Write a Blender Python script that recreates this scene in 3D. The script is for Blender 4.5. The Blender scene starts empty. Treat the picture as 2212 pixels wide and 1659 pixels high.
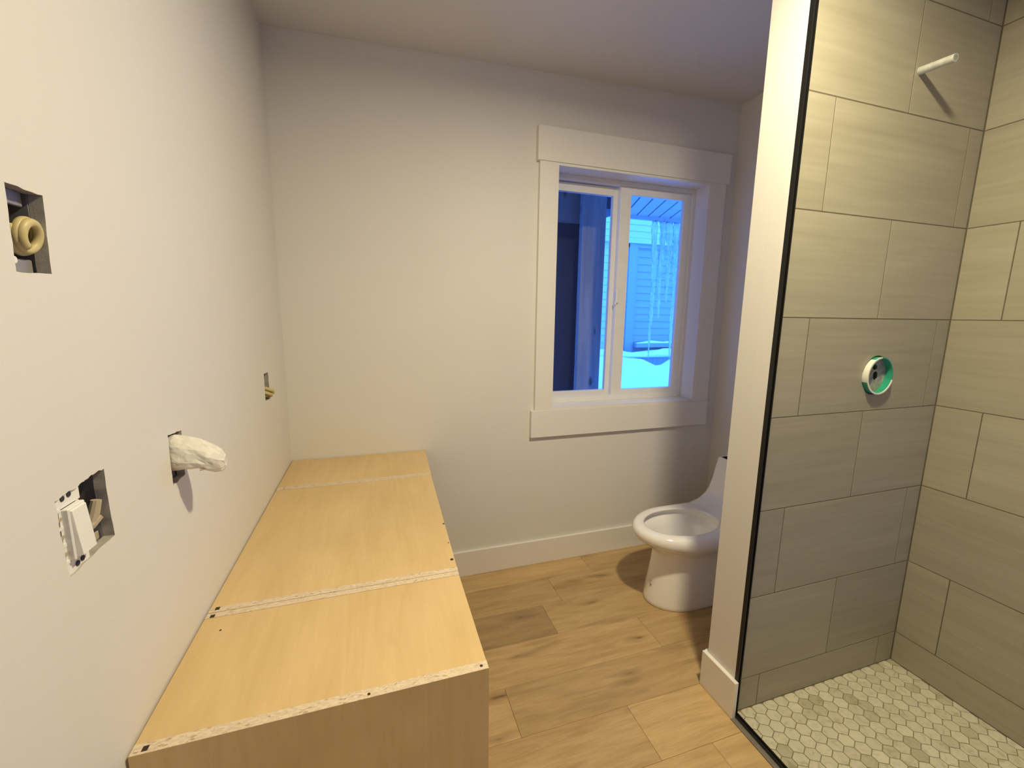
import bpy, bmesh, math, random
from mathutils import Vector, Matrix

random.seed(7)
SC = bpy.context.scene
COL = SC.collection

# ------------------------------------------------------------------ camera
W_PX, H_PX = 2212, 1659
F_PX = 914.02
YAW, PITCH, ROLL = 0.3123, -0.1616, 0.0133
CAM = Vector((0.3744, -2.0107, 1.3528))
fw = Vector((math.sin(YAW) * math.cos(PITCH), math.cos(YAW) * math.cos(PITCH), math.sin(PITCH)))
r0 = Vector((math.cos(YAW), -math.sin(YAW), 0)); u0 = r0.cross(fw)
rt = math.cos(ROLL) * r0 + math.sin(ROLL) * u0
up = -math.sin(ROLL) * r0 + math.cos(ROLL) * u0
cd = bpy.data.cameras.new('camera'); cam = bpy.data.objects.new('camera', cd); COL.objects.link(cam)
cd.sensor_fit = 'HORIZONTAL'; cd.sensor_width = 36.0; cd.lens = F_PX * 36.0 / W_PX
cd.clip_start = 0.02; cd.clip_end = 200
m = Matrix((rt, up, -fw)).transposed().to_4x4(); m.translation = CAM
cam.matrix_world = m
SC.camera = cam

# ------------------------------------------------------------------ sky, lamp, exposure
wd = bpy.data.worlds.new('sky'); SC.world = wd; wd.use_nodes = True
bg = wd.node_tree.nodes['Background']
SKY_COLOR = (0.044, 0.235, 1.0); SKY_STRENGTH = 7.6
bg.inputs[0].default_value = (*SKY_COLOR, 1); bg.inputs[1].default_value = SKY_STRENGTH

ld = bpy.data.lights.new('ceiling_lamp', 'AREA'); ld.shape = 'DISK'; ld.size = 0.13
ld.energy = 38.5; ld.color = (1.0, 0.855, 0.56); ld.spread = math.radians(174)
lamp = bpy.data.objects.new('ceiling_lamp', ld); COL.objects.link(lamp)
lamp.location = (1.2, -1.5, 2.452)

pd = bpy.data.lights.new('window_portal', 'AREA'); pd.shape = 'RECTANGLE'; pd.size = 0.9; pd.size_y = 1.2
pd.cycles.is_portal = True
portal = bpy.data.objects.new('window_portal', pd); COL.objects.link(portal)
portal.location = (1.683, 0.155, 1.47); portal.rotation_euler = (math.radians(-90), 0, 0)

SC.view_settings.view_transform = 'Standard'; SC.view_settings.look = 'None'
SC.view_settings.gamma = 1.0; SC.view_settings.use_curve_mapping = False
SC.view_settings.exposure = 0.0
cy = SC.cycles
cy.use_denoising = True
cy.max_bounces = 10; cy.diffuse_bounces = 6; cy.glossy_bounces = 4; cy.transmission_bounces = 8
cy.transparent_max_bounces = 16; cy.caustics_reflective = False; cy.caustics_refractive = False
cy.sample_clamp_indirect = 6.0

# ------------------------------------------------------------------ materials
def new_mat(name):
    mt = bpy.data.materials.new(name); mt.use_nodes = True
    nt = mt.node_tree; b = nt.nodes['Principled BSDF']
    return mt, nt, b

def N(nt, typ, **kw):
    n = nt.nodes.new(typ)
    for k, v in kw.items():
        if k.startswith('i_'):
            key = k[2:]
            key = int(key) if key.isdigit() else key.replace('_', ' ')
            n.inputs[key].default_value = v
        else:
            setattr(n, k, v)
    return n

def coords(nt, scale=(1, 1, 1), rand=True, rot=(0, 0, 0)):
    tc = N(nt, 'ShaderNodeTexCoord')
    out = tc.outputs['Object']
    if rand:
        oi = N(nt, 'ShaderNodeObjectInfo')
        mul = N(nt, 'ShaderNodeMath', operation='MULTIPLY'); mul.inputs[1].default_value = 37.0
        nt.links.new(oi.outputs['Random'], mul.inputs[0])
        add = N(nt, 'ShaderNodeVectorMath', operation='ADD')
        nt.links.new(out, add.inputs[0]); nt.links.new(mul.outputs[0], add.inputs[1])
        out = add.outputs[0]
    mp = N(nt, 'ShaderNodeMapping'); mp.inputs['Scale'].default_value = scale
    mp.inputs['Rotation'].default_value = rot
    nt.links.new(out, mp.inputs['Vector'])
    return mp.outputs[0]

def ramp(nt, fac, stops):
    r = N(nt, 'ShaderNodeValToRGB'); e = r.color_ramp.elements
    while len(e) < len(stops): e.new(0.5)
    for el, (p, c) in zip(e, stops):
        el.position = p; el.color = (*c, 1) if len(c) == 3 else c
    nt.links.new(fac, r.inputs[0])
    return r.outputs[0]

def mix(nt, fac, a, b, mode='MIX'):
    x = N(nt, 'ShaderNodeMix', data_type='RGBA', blend_type=mode)
    for sock, v in ((x.inputs[0], fac), (x.inputs[6], a), (x.inputs[7], b)):
        if hasattr(v, 'links') or hasattr(v, 'is_linked'): nt.links.new(v, sock)
        elif isinstance(v, (int, float)): sock.default_value = v
        else: sock.default_value = (*v, 1)
    return x.outputs[2]

def bump(nt, b, h, strength=0.1, dist=0.002):
    bp = N(nt, 'ShaderNodeBump'); bp.inputs['Strength'].default_value = strength
    bp.inputs['Distance'].default_value = dist
    nt.links.new(h, bp.inputs['Height']); nt.links.new(bp.outputs[0], b.inputs['Normal'])

def noise(nt, vec, scale, detail=4, rough=0.55, dist=0.0):
    n = N(nt, 'ShaderNodeTexNoise'); n.inputs['Scale'].default_value = scale
    n.inputs['Detail'].default_value = detail; n.inputs['Roughness'].default_value = rough
    n.inputs['Distortion'].default_value = dist
    nt.links.new(vec, n.inputs['Vector'])
    return n.outputs['Fac']

def plain(name, col, rough=0.5, metal=0.0, var=0.06, scale=18, bmp=0.0, coat=0.0):
    mt, nt, b = new_mat(name)
    v = coords(nt)
    n = noise(nt, v, scale)
    lo = tuple(c * (1 - var) for c in col); hi = tuple(min(1, c * (1 + var)) for c in col)
    nt.links.new(ramp(nt, n, [(0.3, lo), (0.7, hi)]), b.inputs['Base Color'])
    b.inputs['Roughness'].default_value = rough; b.inputs['Metallic'].default_value = metal
    if coat: b.inputs['Coat Weight'].default_value = coat
    if bmp: bump(nt, b, noise(nt, v, scale * 12, 3), bmp, 0.0008)
    return mt

M = {}
M['paint'] = plain('wall_paint', (0.72, 0.71, 0.685), 0.62, var=0.012, scale=3, bmp=0.18)
M['ceiling_paint'] = plain('ceiling_paint', (0.66, 0.65, 0.62), 0.75, var=0.012, scale=3, bmp=0.18)
M['rear_dark'] = plain('rear_wall_bounce_cut', (0.30, 0.29, 0.28), 0.6, var=0.02, scale=3)  # darker than the other walls, to cut bounce light from behind the camera
M['trim'] = plain('trim_paint', (0.79, 0.78, 0.75), 0.32, var=0.01, scale=6)
M['vinyl'] = plain('window_vinyl', (0.78, 0.78, 0.77), 0.35, var=0.02)
M['china'] = plain('white_china', (0.86, 0.85, 0.83), 0.12, var=0.01, scale=3, coat=0.6)
M['tank_dark'] = plain('tank_inside_dark', (0.015, 0.017, 0.03), 0.4)  # near-black, added so the open tank looks dark inside
M['black'] = plain('black_metal', (0.004, 0.004, 0.0045), 0.5, var=0.2)
M['alu'] = plain('anodised_edge', (0.34, 0.31, 0.27), 0.4, metal=0.6, var=0.05)
M['pvc'] = plain('white_plastic', (0.82, 0.82, 0.80), 0.3, var=0.02)
M['steel_box'] = plain('galvanised_box', (0.33, 0.32, 0.33), 0.45, metal=0.35, var=0.15, scale=30)
M['cavity'] = plain('dark_cavity', (0.03, 0.03, 0.045), 0.8)  # near-black stands in for shade deep in boxes and pipe
M['gypsum'] = plain('raw_gypsum_edge', (0.42, 0.40, 0.37), 0.9, var=0.2, scale=60, bmp=0.4)
M['cable'] = plain('yellow_cable_sheath', (0.58, 0.49, 0.24), 0.45, var=0.08)
M['nut'] = plain('tan_wire_connector', (0.48, 0.41, 0.30), 0.5, var=0.08)
M['screw'] = plain('dark_screw_hole', (0.03, 0.018, 0.01), 0.7)
M['green_plastic'] = plain('green_plastic', (0.02, 0.34, 0.22), 0.35, var=0.15, scale=25)
M['mortar'] = plain('mortar_smeared_plastic', (0.36, 0.36, 0.31), 0.8, var=0.35, scale=60, bmp=0.3)
M['hole_brown'] = plain('dull_brown', (0.13, 0.10, 0.07), 0.9, var=0.3)  # dull brown seen through the guard plate holes
M['pipe'] = plain('galvanised_pipe', (0.62, 0.64, 0.64), 0.38, metal=0.35, var=0.14, scale=50)
M['grout'] = plain('wall_grout', (0.125, 0.105, 0.07), 0.9, var=0.12, scale=40)
M['floor_grout'] = plain('floor_grout', (0.28, 0.235, 0.165), 0.9, var=0.12, scale=40)
M['dark_panel'] = plain('dark_stained_blue_cast', (0.006, 0.028, 0.085), 0.6, var=0.15, scale=6)  # blue of the outdoor daylight is put into this dark colour
M['soffit'] = plain('painted_soffit', (0.34, 0.34, 0.36), 0.6, var=0.03)
M['twig'] = plain('dark_twig', (0.05, 0.035, 0.025), 0.9)
M['subfloor'] = plain('subfloor', (0.16, 0.11, 0.06), 0.9)
M['earth'] = plain('frozen_ground', (0.12, 0.11, 0.10), 0.95)

def tape_mat():
    mt, nt, b = new_mat('white_masking_tape')
    v = coords(nt, (1, 1, 1))
    n = noise(nt, v, 55, 3, 0.5)
    nt.links.new(ramp(nt, n, [(0.3, (0.66, 0.64, 0.58)), (0.7, (0.80, 0.78, 0.72))]), b.inputs['Base Color'])
    b.inputs['Roughness'].default_value = 0.55
    bump(nt, b, noise(nt, v, 70, 2), 0.6, 0.004)
    return mt
M['tape'] = tape_mat()

def maple(name, axis):
    mt, nt, b = new_mat(name)
    sc = {'y': (9, 0.9, 9), 'z': (9, 9, 0.9), 'x': (0.9, 9, 9)}[axis]
    v = coords(nt, sc)
    n = noise(nt, v, 1.1, 3, 0.5, 0.5)
    wv = N(nt, 'ShaderNodeMath', operation='MULTIPLY'); wv.inputs[1].default_value = 5.0
    nt.links.new(n, wv.inputs[0])
    fr = N(nt, 'ShaderNodeMath', operation='FRACT'); nt.links.new(wv.outputs[0], fr.inputs[0])
    c1 = ramp(nt, fr.outputs[0], [(0.0, (0.66, 0.485, 0.24)), (0.6, (0.68, 0.505, 0.256)), (0.97, (0.645, 0.47, 0.226)), (1.0, (0.66, 0.485, 0.24))])
    v2 = coords(nt, tuple(s * 3 for s in sc))
    n2 = noise(nt, v2, 4, 5, 0.6)
    c2 = ramp(nt, n2, [(0.35, (0.955, 0.945, 0.925)), (0.65, (1.0, 1.0, 1.0))])
    v3 = coords(nt, (2.2, 1.2, 2.2)); n3 = noise(nt, v3, 2.2, 2)
    c3 = ramp(nt, n3, [(0.35, (0.92, 0.90, 0.86)), (0.65, (1.03, 1.03, 1.04))])
    nt.links.new(mix(nt, 1.0, mix(nt, 1.0, c1, c2, 'MULTIPLY'), c3, 'MULTIPLY'), b.inputs['Base Color'])
    b.inputs['Roughness'].default_value = 0.36
    return mt
M['maple_y'] = maple('maple_melamine_top', 'y')
M['maple_z'] = maple('maple_melamine_side', 'z')

def chip():
    mt, nt, b = new_mat('particleboard_edge')
    v = coords(nt, (1, 1, 1))
    vo = N(nt, 'ShaderNodeTexVoronoi'); vo.inputs['Scale'].default_value = 330
    mp = N(nt, 'ShaderNodeMapping'); mp.inputs['Scale'].default_value = (0.5, 1.2, 1)
    nt.links.new(v, mp.inputs[0]); nt.links.new(mp.outputs[0], vo.inputs['Vector'])
    sep = N(nt, 'ShaderNodeSeparateColor'); nt.links.new(vo.outputs['Color'], sep.inputs[0])
    c = ramp(nt, sep.outputs[0], [(0.0, (0.40, 0.30, 0.19)), (0.08, (0.58, 0.47, 0.335)), (0.5, (0.65, 0.54, 0.395)), (1.0, (0.72, 0.615, 0.465))])
    nt.links.new(c, b.inputs['Base Color']); b.inputs['Roughness'].default_value = 0.85
    bump(nt, b, sep.outputs[0], 0.4, 0.001)
    return mt
M['chip'] = chip()

def oak():
    mt, nt, b = new_mat('oak_plank')
    v = coords(nt, (1.0, 9.0, 1.0))
    oi = N(nt, 'ShaderNodeObjectInfo')
    n = noise(nt, v, 3.2, 6, 0.62, 0.6)
    base = ramp(nt, n, [(0.28, (0.40, 0.27, 0.128)), (0.5, (0.505, 0.352, 0.172)), (0.72, (0.585, 0.42, 0.218))])
    vf = coords(nt, (3.0, 70.0, 1.0)); nf = noise(nt, vf, 4, 3)
    fine = ramp(nt, nf, [(0.35, (0.90, 0.89, 0.87)), (0.6, (1, 1, 1))])
    tone = oi.outputs['Color']
    c = mix(nt, 1.0, mix(nt, 1.0, base, fine, 'MULTIPLY'), tone, 'MULTIPLY')
    # knots and dark streaks
    vk = coords(nt, (2.4, 9.5, 1.0)); vo = N(nt, 'ShaderNodeTexVoronoi'); vo.inputs['Scale'].default_value = 1.15
    nn = N(nt, 'ShaderNodeTexNoise'); nn.inputs['Scale'].default_value = 3.0; nt.links.new(vk, nn.inputs['Vector'])
    av = N(nt, 'ShaderNodeVectorMath', operation='SCALE'); av.inputs['Scale'].default_value = 0.35
    nt.links.new(nn.outputs['Color'], av.inputs[0])
    ad = N(nt, 'ShaderNodeVectorMath', operation='ADD'); nt.links.new(vk, ad.inputs[0]); nt.links.new(av.outputs[0], ad.inputs[1])
    nt.links.new(ad.outputs[0], vo.inputs['Vector'])
    k = ramp(nt, vo.outputs['Distance'], [(0.03, (0.9, 0.9, 0.9)), (0.09, (0.35, 0.35, 0.35)), (0.24, (0, 0, 0))])
    c = mix(nt, k, c, (0.145, 0.085, 0.04))
    vs = coords(nt, (1.3, 7.0, 1.0)); ns = noise(nt, vs, 2.1, 2, 0.5, 0.4)
    s = ramp(nt, ns, [(0.62, (0, 0, 0)), (0.80, (0.55, 0.55, 0.55))])
    c = mix(nt, s, c, (0.25, 0.155, 0.065))
    nt.links.new(c, b.inputs['Base Color']); b.inputs['Roughness'].default_value = 0.48
    bump(nt, b, nf, 0.08, 0.001)
    return mt
M['oak'] = oak()

def stone_tile(name, axis):
    mt, nt, b = new_mat(name)
    sc = (1.2, 16, 16) if axis == 'x' else (16, 1.2, 16)
    sc = (1.2, 1.2, 16)
    v = coords(nt, sc)
    n = noise(nt, v, 1.6, 5, 0.6, 0.3)
    c = ramp(nt, n, [(0.25, (0.335, 0.307, 0.238)), (0.5, (0.37, 0.342, 0.268)), (0.78, (0.412, 0.382, 0.304))])
    v2 = coords(nt, (2.0, 2.0, 55)); n2 = noise(nt, v2, 1.5, 3)
    c2 = ramp(nt, n2, [(0.33, (0.955, 0.955, 0.95)), (0.62, (1.02, 1.02, 1.02))])
    oi = N(nt, 'ShaderNodeObjectInfo')
    t = ramp(nt, oi.outputs['Random'], [(0.0, (0.93, 0.93, 0.93)), (1.0, (1.04, 1.04, 1.04))])
    nt.links.new(mix(nt, 1.0, mix(nt, 1.0, c, c2, 'MULTIPLY'), t, 'MULTIPLY'), b.inputs['Base Color'])
    b.inputs['Roughness'].default_value = 0.5
    return mt
M['tile'] = stone_tile('grey_beige_tile', 'x')

def marble():
    mt, nt, b = new_mat('marble_mosaic')
    v = coords(nt, (1, 1, 1))
    n = noise(nt, v, 26, 4, 0.6, 1.8)
    c = ramp(nt, n, [(0.28, (0.50, 0.455, 0.355)), (0.44, (0.68, 0.645, 0.535)), (0.7, (0.75, 0.715, 0.61))])
    oi = N(nt, 'ShaderNodeObjectInfo')
    t = ramp(nt, oi.outputs['Random'], [(0.0, (0.72, 0.69, 0.62)), (0.25, (0.93, 0.92, 0.89)), (1.0, (1.06, 1.06, 1.05))])
    nt.links.new(mix(nt, 1.0, c, t, 'MULTIPLY'), b.inputs['Base Color'])
    b.inputs['Roughness'].default_value = 0.42
    return mt
M['marble'] = marble()

def snow_mat():
    mt, nt, b = new_mat('snow')
    v = coords(nt, (1, 1, 1)); n = noise(nt, v, 30, 5)
    nt.links.new(ramp(nt, n, [(0.3, (0.86, 0.88, 0.90)), (0.7, (0.92, 0.93, 0.94))]), b.inputs['Base Color'])
    b.inputs['Roughness'].default_value = 0.8
    bump(nt, b, n, 0.5, 0.02)
    return mt
M['snow'] = snow_mat()

def siding_mat(name, col):
    mt, nt, b = new_mat(name)
    v = coords(nt, (1.0, 1.0, 14)); n = noise(nt, v, 3, 4)
    nt.links.new(ramp(nt, n, [(0.3, tuple(c * 0.93 for c in col)), (0.7, col)]), b.inputs['Base Color'])
    b.inputs['Roughness'].default_value = 0.6
    return mt
M['siding'] = siding_mat('grey_siding', (0.32, 0.335, 0.35))
M['siding_lit'] = siding_mat('unshaded_siding', (0.58, 0.59, 0.58))  # paler copy of the siding paints the unshaded boards as lit

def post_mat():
    mt, nt, b = new_mat('weathered_knotty_board_blue_cast')
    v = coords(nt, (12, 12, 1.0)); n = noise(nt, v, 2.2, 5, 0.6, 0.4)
    c = ramp(nt, n, [(0.3, (0.19, 0.21, 0.25)), (0.7, (0.30, 0.32, 0.36))])  # wood grey shifted to blue to carry the daylight cast
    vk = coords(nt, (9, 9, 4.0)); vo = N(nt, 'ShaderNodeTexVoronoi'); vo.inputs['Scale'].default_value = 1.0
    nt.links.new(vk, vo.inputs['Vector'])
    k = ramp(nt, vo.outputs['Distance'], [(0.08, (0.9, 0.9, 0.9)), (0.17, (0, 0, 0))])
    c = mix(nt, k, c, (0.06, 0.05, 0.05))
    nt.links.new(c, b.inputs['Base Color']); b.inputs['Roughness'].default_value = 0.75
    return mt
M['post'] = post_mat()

def glass_mat(name, tint, refl=1.0):
    mt = bpy.data.materials.new(name); mt.use_nodes = True; nt = mt.node_tree
    for n in list(nt.nodes): nt.nodes.remove(n)
    out = N(nt, 'ShaderNodeOutputMaterial'); mx = N(nt, 'ShaderNodeMixShader')
    tr = N(nt, 'ShaderNodeBsdfTransparent'); tr.inputs[0].default_value = (*tint, 1)
    gl = N(nt, 'ShaderNodeBsdfGlossy'); gl.inputs['Roughness'].default_value = 0.02
    lw = N(nt, 'ShaderNodeLayerWeight')            # thin-sheet Fresnel (Schlick), the same from both faces
    pw = N(nt, 'ShaderNodeMath', operation='POWER'); pw.inputs[1].default_value = 5.0
    mu = N(nt, 'ShaderNodeMath', operation='MULTIPLY_ADD'); mu.inputs[1].default_value = 0.9 * refl; mu.inputs[2].default_value = 0.04 * refl
    nt.links.new(lw.outputs['Facing'], pw.inputs[0]); nt.links.new(pw.outputs[0], mu.inputs[0]); nt.links.new(mu.outputs[0], mx.inputs[0])
    nt.links.new(tr.outputs[0], mx.inputs[1]); nt.links.new(gl.outputs[0], mx.inputs[2])
    nt.links.new(mx.outputs[0], out.inputs[0])
    return mt
M['glass'] = glass_mat('window_glass', (0.97, 0.98, 0.98))
M['shower_glass'] = glass_mat('shower_glass', (0.975, 0.98, 0.965), 0.2)

def ice_mat():
    mt = bpy.data.materials.new('ice'); mt.use_nodes = True; nt = mt.node_tree
    for n in list(nt.nodes): nt.nodes.remove(n)
    out = N(nt, 'ShaderNodeOutputMaterial')
    tr = N(nt, 'ShaderNodeBsdfTransparent'); tr.inputs[0].default_value = (0.93, 0.96, 0.97, 1)
    tl = N(nt, 'ShaderNodeBsdfTranslucent'); tl.inputs[0].default_value = (0.9, 0.93, 0.94, 1)
    df = N(nt, 'ShaderNodeBsdfDiffuse'); df.inputs[0].default_value = (0.85, 0.9, 0.92, 1)
    gl = N(nt, 'ShaderNodeBsdfGlossy'); gl.inputs['Roughness'].default_value = 0.08
    m1 = N(nt, 'ShaderNodeMixShader'); m1.inputs[0].default_value = 0.5
    nt.links.new(tl.outputs[0], m1.inputs[1]); nt.links.new(df.outputs[0], m1.inputs[2])
    v = coords(nt, (1, 1, 0.4)); n = noise(nt, v, 22, 4, 0.6)
    f = ramp(nt, n, [(0.38, (0.22, 0.22, 0.22)), (0.60, (0.97, 0.97, 0.97))])
    m2 = N(nt, 'ShaderNodeMixShader'); nt.links.new(f, m2.inputs[0])
    nt.links.new(tr.outputs[0], m2.inputs[1]); nt.links.new(m1.outputs[0], m2.inputs[2])
    m3 = N(nt, 'ShaderNodeMixShader'); lw = N(nt, 'ShaderNodeFresnel'); lw.inputs[0].default_value = 1.31
    nt.links.new(lw.outputs[0], m3.inputs[0]); nt.links.new(m2.outputs[0], m3.inputs[1]); nt.links.new(gl.outputs[0], m3.inputs[2])
    nt.links.new(m3.outputs[0], out.inputs[0])
    return mt
M['ice'] = ice_mat()

# ------------------------------------------------------------------ helpers
ROOT_LOC = {}

def obj(name, bm, mat, parent=None, smooth=False, label=None, kind=None, recalc=True):
    if recalc: bmesh.ops.recalc_face_normals(bm, faces=bm.faces)
    me = bpy.data.meshes.new(name)
    vs = [v.co for v in bm.verts]
    lo = Vector([min(v[i] for v in vs) for i in range(3)]); hi = Vector([max(v[i] for v in vs) for i in range(3)])
    c = (lo + hi) / 2
    bmesh.ops.translate(bm, verts=bm.verts, vec=-c)
    bm.to_mesh(me); bm.free()
    mats = mat if isinstance(mat, (list, tuple)) else [mat]
    for x in mats: me.materials.append(x if not isinstance(x, str) else M[x])
    if smooth:
        for p in me.polygons: p.use_smooth = True
    o = bpy.data.objects.new(name, me); COL.objects.link(o)
    place(o, c, parent)
    if label: o['label'] = label
    if kind: o['kind'] = kind
    return o

def place(o, c, parent=None):
    if parent is not None:
        o.parent = parent
        o.location = Vector(c) - ROOT_LOC[parent.name]
    else:
        o.location = c
    ROOT_LOC[o.name] = Vector(c)

def thing(name, label, cat, loc, group=None):
    o = bpy.data.objects.new(name, None); COL.objects.link(o); o.empty_display_size = 0.1
    o.location = loc; ROOT_LOC[o.name] = Vector(loc)
    o['label'] = label; o['category'] = cat
    if group: o['group'] = group
    return o

def tag(o, label, cat, group=None):
    o['label'] = label; o['category'] = cat
    if group: o['group'] = group
    return o

def struct(name, bm, mat, parent=None, smooth=False, label=None):
    o = obj(name, bm, mat, parent, smooth)
    if parent is None: o['kind'] = 'structure'
    if label: o['label'] = label
    return o

def struct_root(name, loc, label=None):
    o = bpy.data.objects.new(name, None); COL.objects.link(o)
    o.location = loc; ROOT_LOC[o.name] = Vector(loc); o['kind'] = 'structure'
    if label: o['label'] = label
    return o

def nb(): return bmesh.new()

def box(bm, x0, x1, y0, y1, z0, z1, bev=0.0, seg=1, mi=0):
    vs = [bm.verts.new((x, y, z)) for x in (x0, x1) for y in (y0, y1) for z in (z0, z1)]
    F = [(0, 1, 3, 2), (4, 6, 7, 5), (0, 4, 5, 1), (2, 3, 7, 6), (0, 2, 6, 4), (1, 5, 7, 3)]
    fs = [bm.faces.new([vs[i] for i in f]) for f in F]
    for f in fs: f.material_index = mi
    if bev > 0:
        es = list({e for f in fs for e in f.edges})
        bmesh.ops.recalc_face_normals(bm, faces=fs)
        bmesh.ops.bevel(bm, geom=es, offset=bev, segments=seg, affect='EDGES', profile=0.5)
    return fs

def bx(x0, x1, y0, y1, z0, z1, bev=0.0, seg=1):
    bm = nb(); box(bm, x0, x1, y0, y1, z0, z1, bev, seg); return bm

def prism(bm, poly, z0, z1, mi_side=0, mi_top=0):
    a = [bm.verts.new((x, y, z0)) for x, y in poly]; b = [bm.verts.new((x, y, z1)) for x, y in poly]
    n = len(poly)
    for i in range(n):
        f = bm.faces.new((a[i], a[(i + 1) % n], b[(i + 1) % n], b[i])); f.material_index = mi_side
    f = bm.faces.new(list(reversed(a))); f.material_index = mi_side
    f = bm.faces.new(b); f.material_index = mi_top

def tube(bm, pts, rad, seg=12, cap=True):
    pts = [Vector(p) for p in pts]; rings = []
    rads = rad if isinstance(rad, (list, tuple)) else [rad] * len(pts)
    t0 = (pts[1] - pts[0]).normalized()
    ref = Vector((0, 0, 1)) if abs(t0.z) < 0.9 else Vector((1, 0, 0))
    nrm = t0.cross(ref).normalized()
    for i, p in enumerate(pts):
        t = (pts[min(i + 1, len(pts) - 1)] - pts[max(i - 1, 0)]).normalized()
        nrm = (nrm - t * nrm.dot(t)).normalized(); bn = t.cross(nrm)
        rings.append([bm.verts.new(p + rads[i] * (math.cos(a) * nrm + math.sin(a) * bn))
                      for a in [2 * math.pi * k / seg for k in range(seg)]])
    for a, b in zip(rings, rings[1:]):
        for k in range(seg):
            bm.faces.new((a[k], a[(k + 1) % seg], b[(k + 1) % seg], b[k]))
    if cap:
        bm.faces.new(list(reversed(rings[0]))); bm.faces.new(rings[-1])

def disc(bm, c, nrm, r, h, seg=12):
    c = Vector(c); nrm = Vector(nrm).normalized()
    tube(bm, [c, c + nrm * h], r, seg)

def sheet_with_holes(outer, holes, to3, thick, offs=0.0, mi_side=1):
    """planar sheet (2-D outlines) with holes, extruded backwards by thick; to3(u, v, d) -> point"""
    bm = nb(); edges = []
    for loop in [outer] + holes:
        vs = [bm.verts.new(to3(u, v, offs)) for u, v in loop]
        for i in range(len(vs)): edges.append(bm.edges.new((vs[i], vs[(i + 1) % len(vs)])))
    bmesh.ops.triangle_fill(bm, use_beauty=True, use_dissolve=False, edges=edges)
    faces = list(bm.faces)
    front = faces[:]
    vmap = {}
    for v in list(bm.verts):
        vmap[v] = None
    res = bmesh.ops.extrude_face_region(bm, geom=faces)
    nv = [g for g in res['geom'] if isinstance(g, bmesh.types.BMVert)]
    d = Vector(to3(0, 0, thick)) - Vector(to3(0, 0, 0))
    bmesh.ops.translate(bm, verts=nv, vec=d)
    nf = set(g for g in res['geom'] if isinstance(g, bmesh.types.BMFace))
    dn = d.normalized()
    bmesh.ops.recalc_face_normals(bm, faces=bm.faces)
    for f in bm.faces:
        if abs(f.normal.dot(dn)) < 0.5: f.material_index = mi_side
    return bm

def rough_loop(pts, amp, n=6):
    out = []
    for i in range(len(pts)):
        a = Vector(pts[i]); b = Vector(pts[(i + 1) % len(pts)])
        out.append((a.x, a.y))
        for k in range(1, n):
            p = a.lerp(b, k / n)
            out.append((p.x + random.uniform(-amp, amp), p.y + random.uniform(-amp, amp)))
    return out

def clip_rect(poly, x0, x1, y0, y1):
    def cl(p, inside, inter):
        out = []
        for i in range(len(p)):
            a, b = p[i - 1], p[i]
            ia, ib = inside(a), inside(b)
            if ib:
                if not ia: out.append(inter(a, b))
                out.append(b)
            elif ia: out.append(inter(a, b))
        return out
    def ix(v): return lambda a, b: (v, a[1] + (b[1] - a[1]) * (v - a[0]) / (b[0] - a[0]))
    def iy(v): return lambda a, b: (a[0] + (b[0] - a[0]) * (v - a[1]) / (b[1] - a[1]), v)
    for ins, it in ((lambda p: p[0] >= x0, ix(x0)), (lambda p: p[0] <= x1, ix(x1)),
                    (lambda p: p[1] >= y0, iy(y0)), (lambda p: p[1] <= y1, iy(y1))):
        if poly: poly = cl(poly, ins, it)
    return poly

# ------------------------------------------------------------------ room dimensions
XR = 2.312            # right wall (tile face / drywall)
YREAR = -2.75
YT = -1.043           # tile face of the partition
XP = 1.500            # end face of the partition
YPB = -0.921          # toilet side of the partition
def zc(x): return 2.428 + 0.030 * x

# ------------------------------------------------------------------ floor with planks
floor = struct('floor', bx(-0.02, XP - 0.018, YREAR - 0.02, -0.0005, -0.05, -0.008), 'subfloor',
               label='oak plank floor between the vanity and the shower')
bmx = bx(XP - 0.018, XR + 0.02, YPB + 0.0, -0.0005, -0.05, -0.008)
obj('subfloor_panel', bmx, 'subfloor', floor)
edges_y = [-0.0005, -0.147, -0.337, -0.527, -0.720, -0.912, -1.107, -1.297, -1.487, -1.677, -1.867, -2.057, -2.247, -2.437, -2.627, YREAR]
joints = [[0.52, 1.44], [1.183], [1.077, 2.0], [0.62, 1.464], [0.778, 1.93], [1.17], [0.42, 1.36], [0.95], [0.55, 1.3],
          [0.25, 1.1], [0.8], [0.4, 1.2], [0.9], [0.3, 1.25], [0.7]]
for i in range(len(edges_y) - 1):
    y1, y0 = edges_y[i], edges_y[i + 1]
    xmax = XR if y0 > YPB - 0.02 or y1 > YPB else XP - 0.018
    if y0 < YPB < y1: xmax = XP - 0.018
    xs = [0.0] + [j for j in joints[i] if j < xmax - 0.05] + [xmax]
    for a, b in zip(xs, xs[1:]):
        g = 0.00035
        pk = obj('plank', bx(a + g, b - g, y0 + g, y1 - g, -0.008, 0.0, 0.0009), 'oak', floor)
        t_ = random.Random(i * 31 + int(a * 100)).uniform(0.90, 1.08)
        if i == 2 and a < 0.1: t_ = 0.74
        pk.color = (t_, t_ * 0.99, t_ * 0.97, 1)
# short plank piece beside the partition, in the alcove
obj('plank', bx(XP - 0.0175, XR, YPB, -0.9126, -0.008, 0.0, 0.0009), 'oak', floor)
obj('plank', bx(XP - 0.0175, XP - 0.0005, -1.0585, YPB - 0.0005, -0.008, 0.0, 0.0009), 'oak', floor)
obj('subfloor_panel', bx(XP - 0.018, XP + 0.013, YT - 0.016, YPB, -0.05, -0.0085), 'subfloor', floor)

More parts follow.
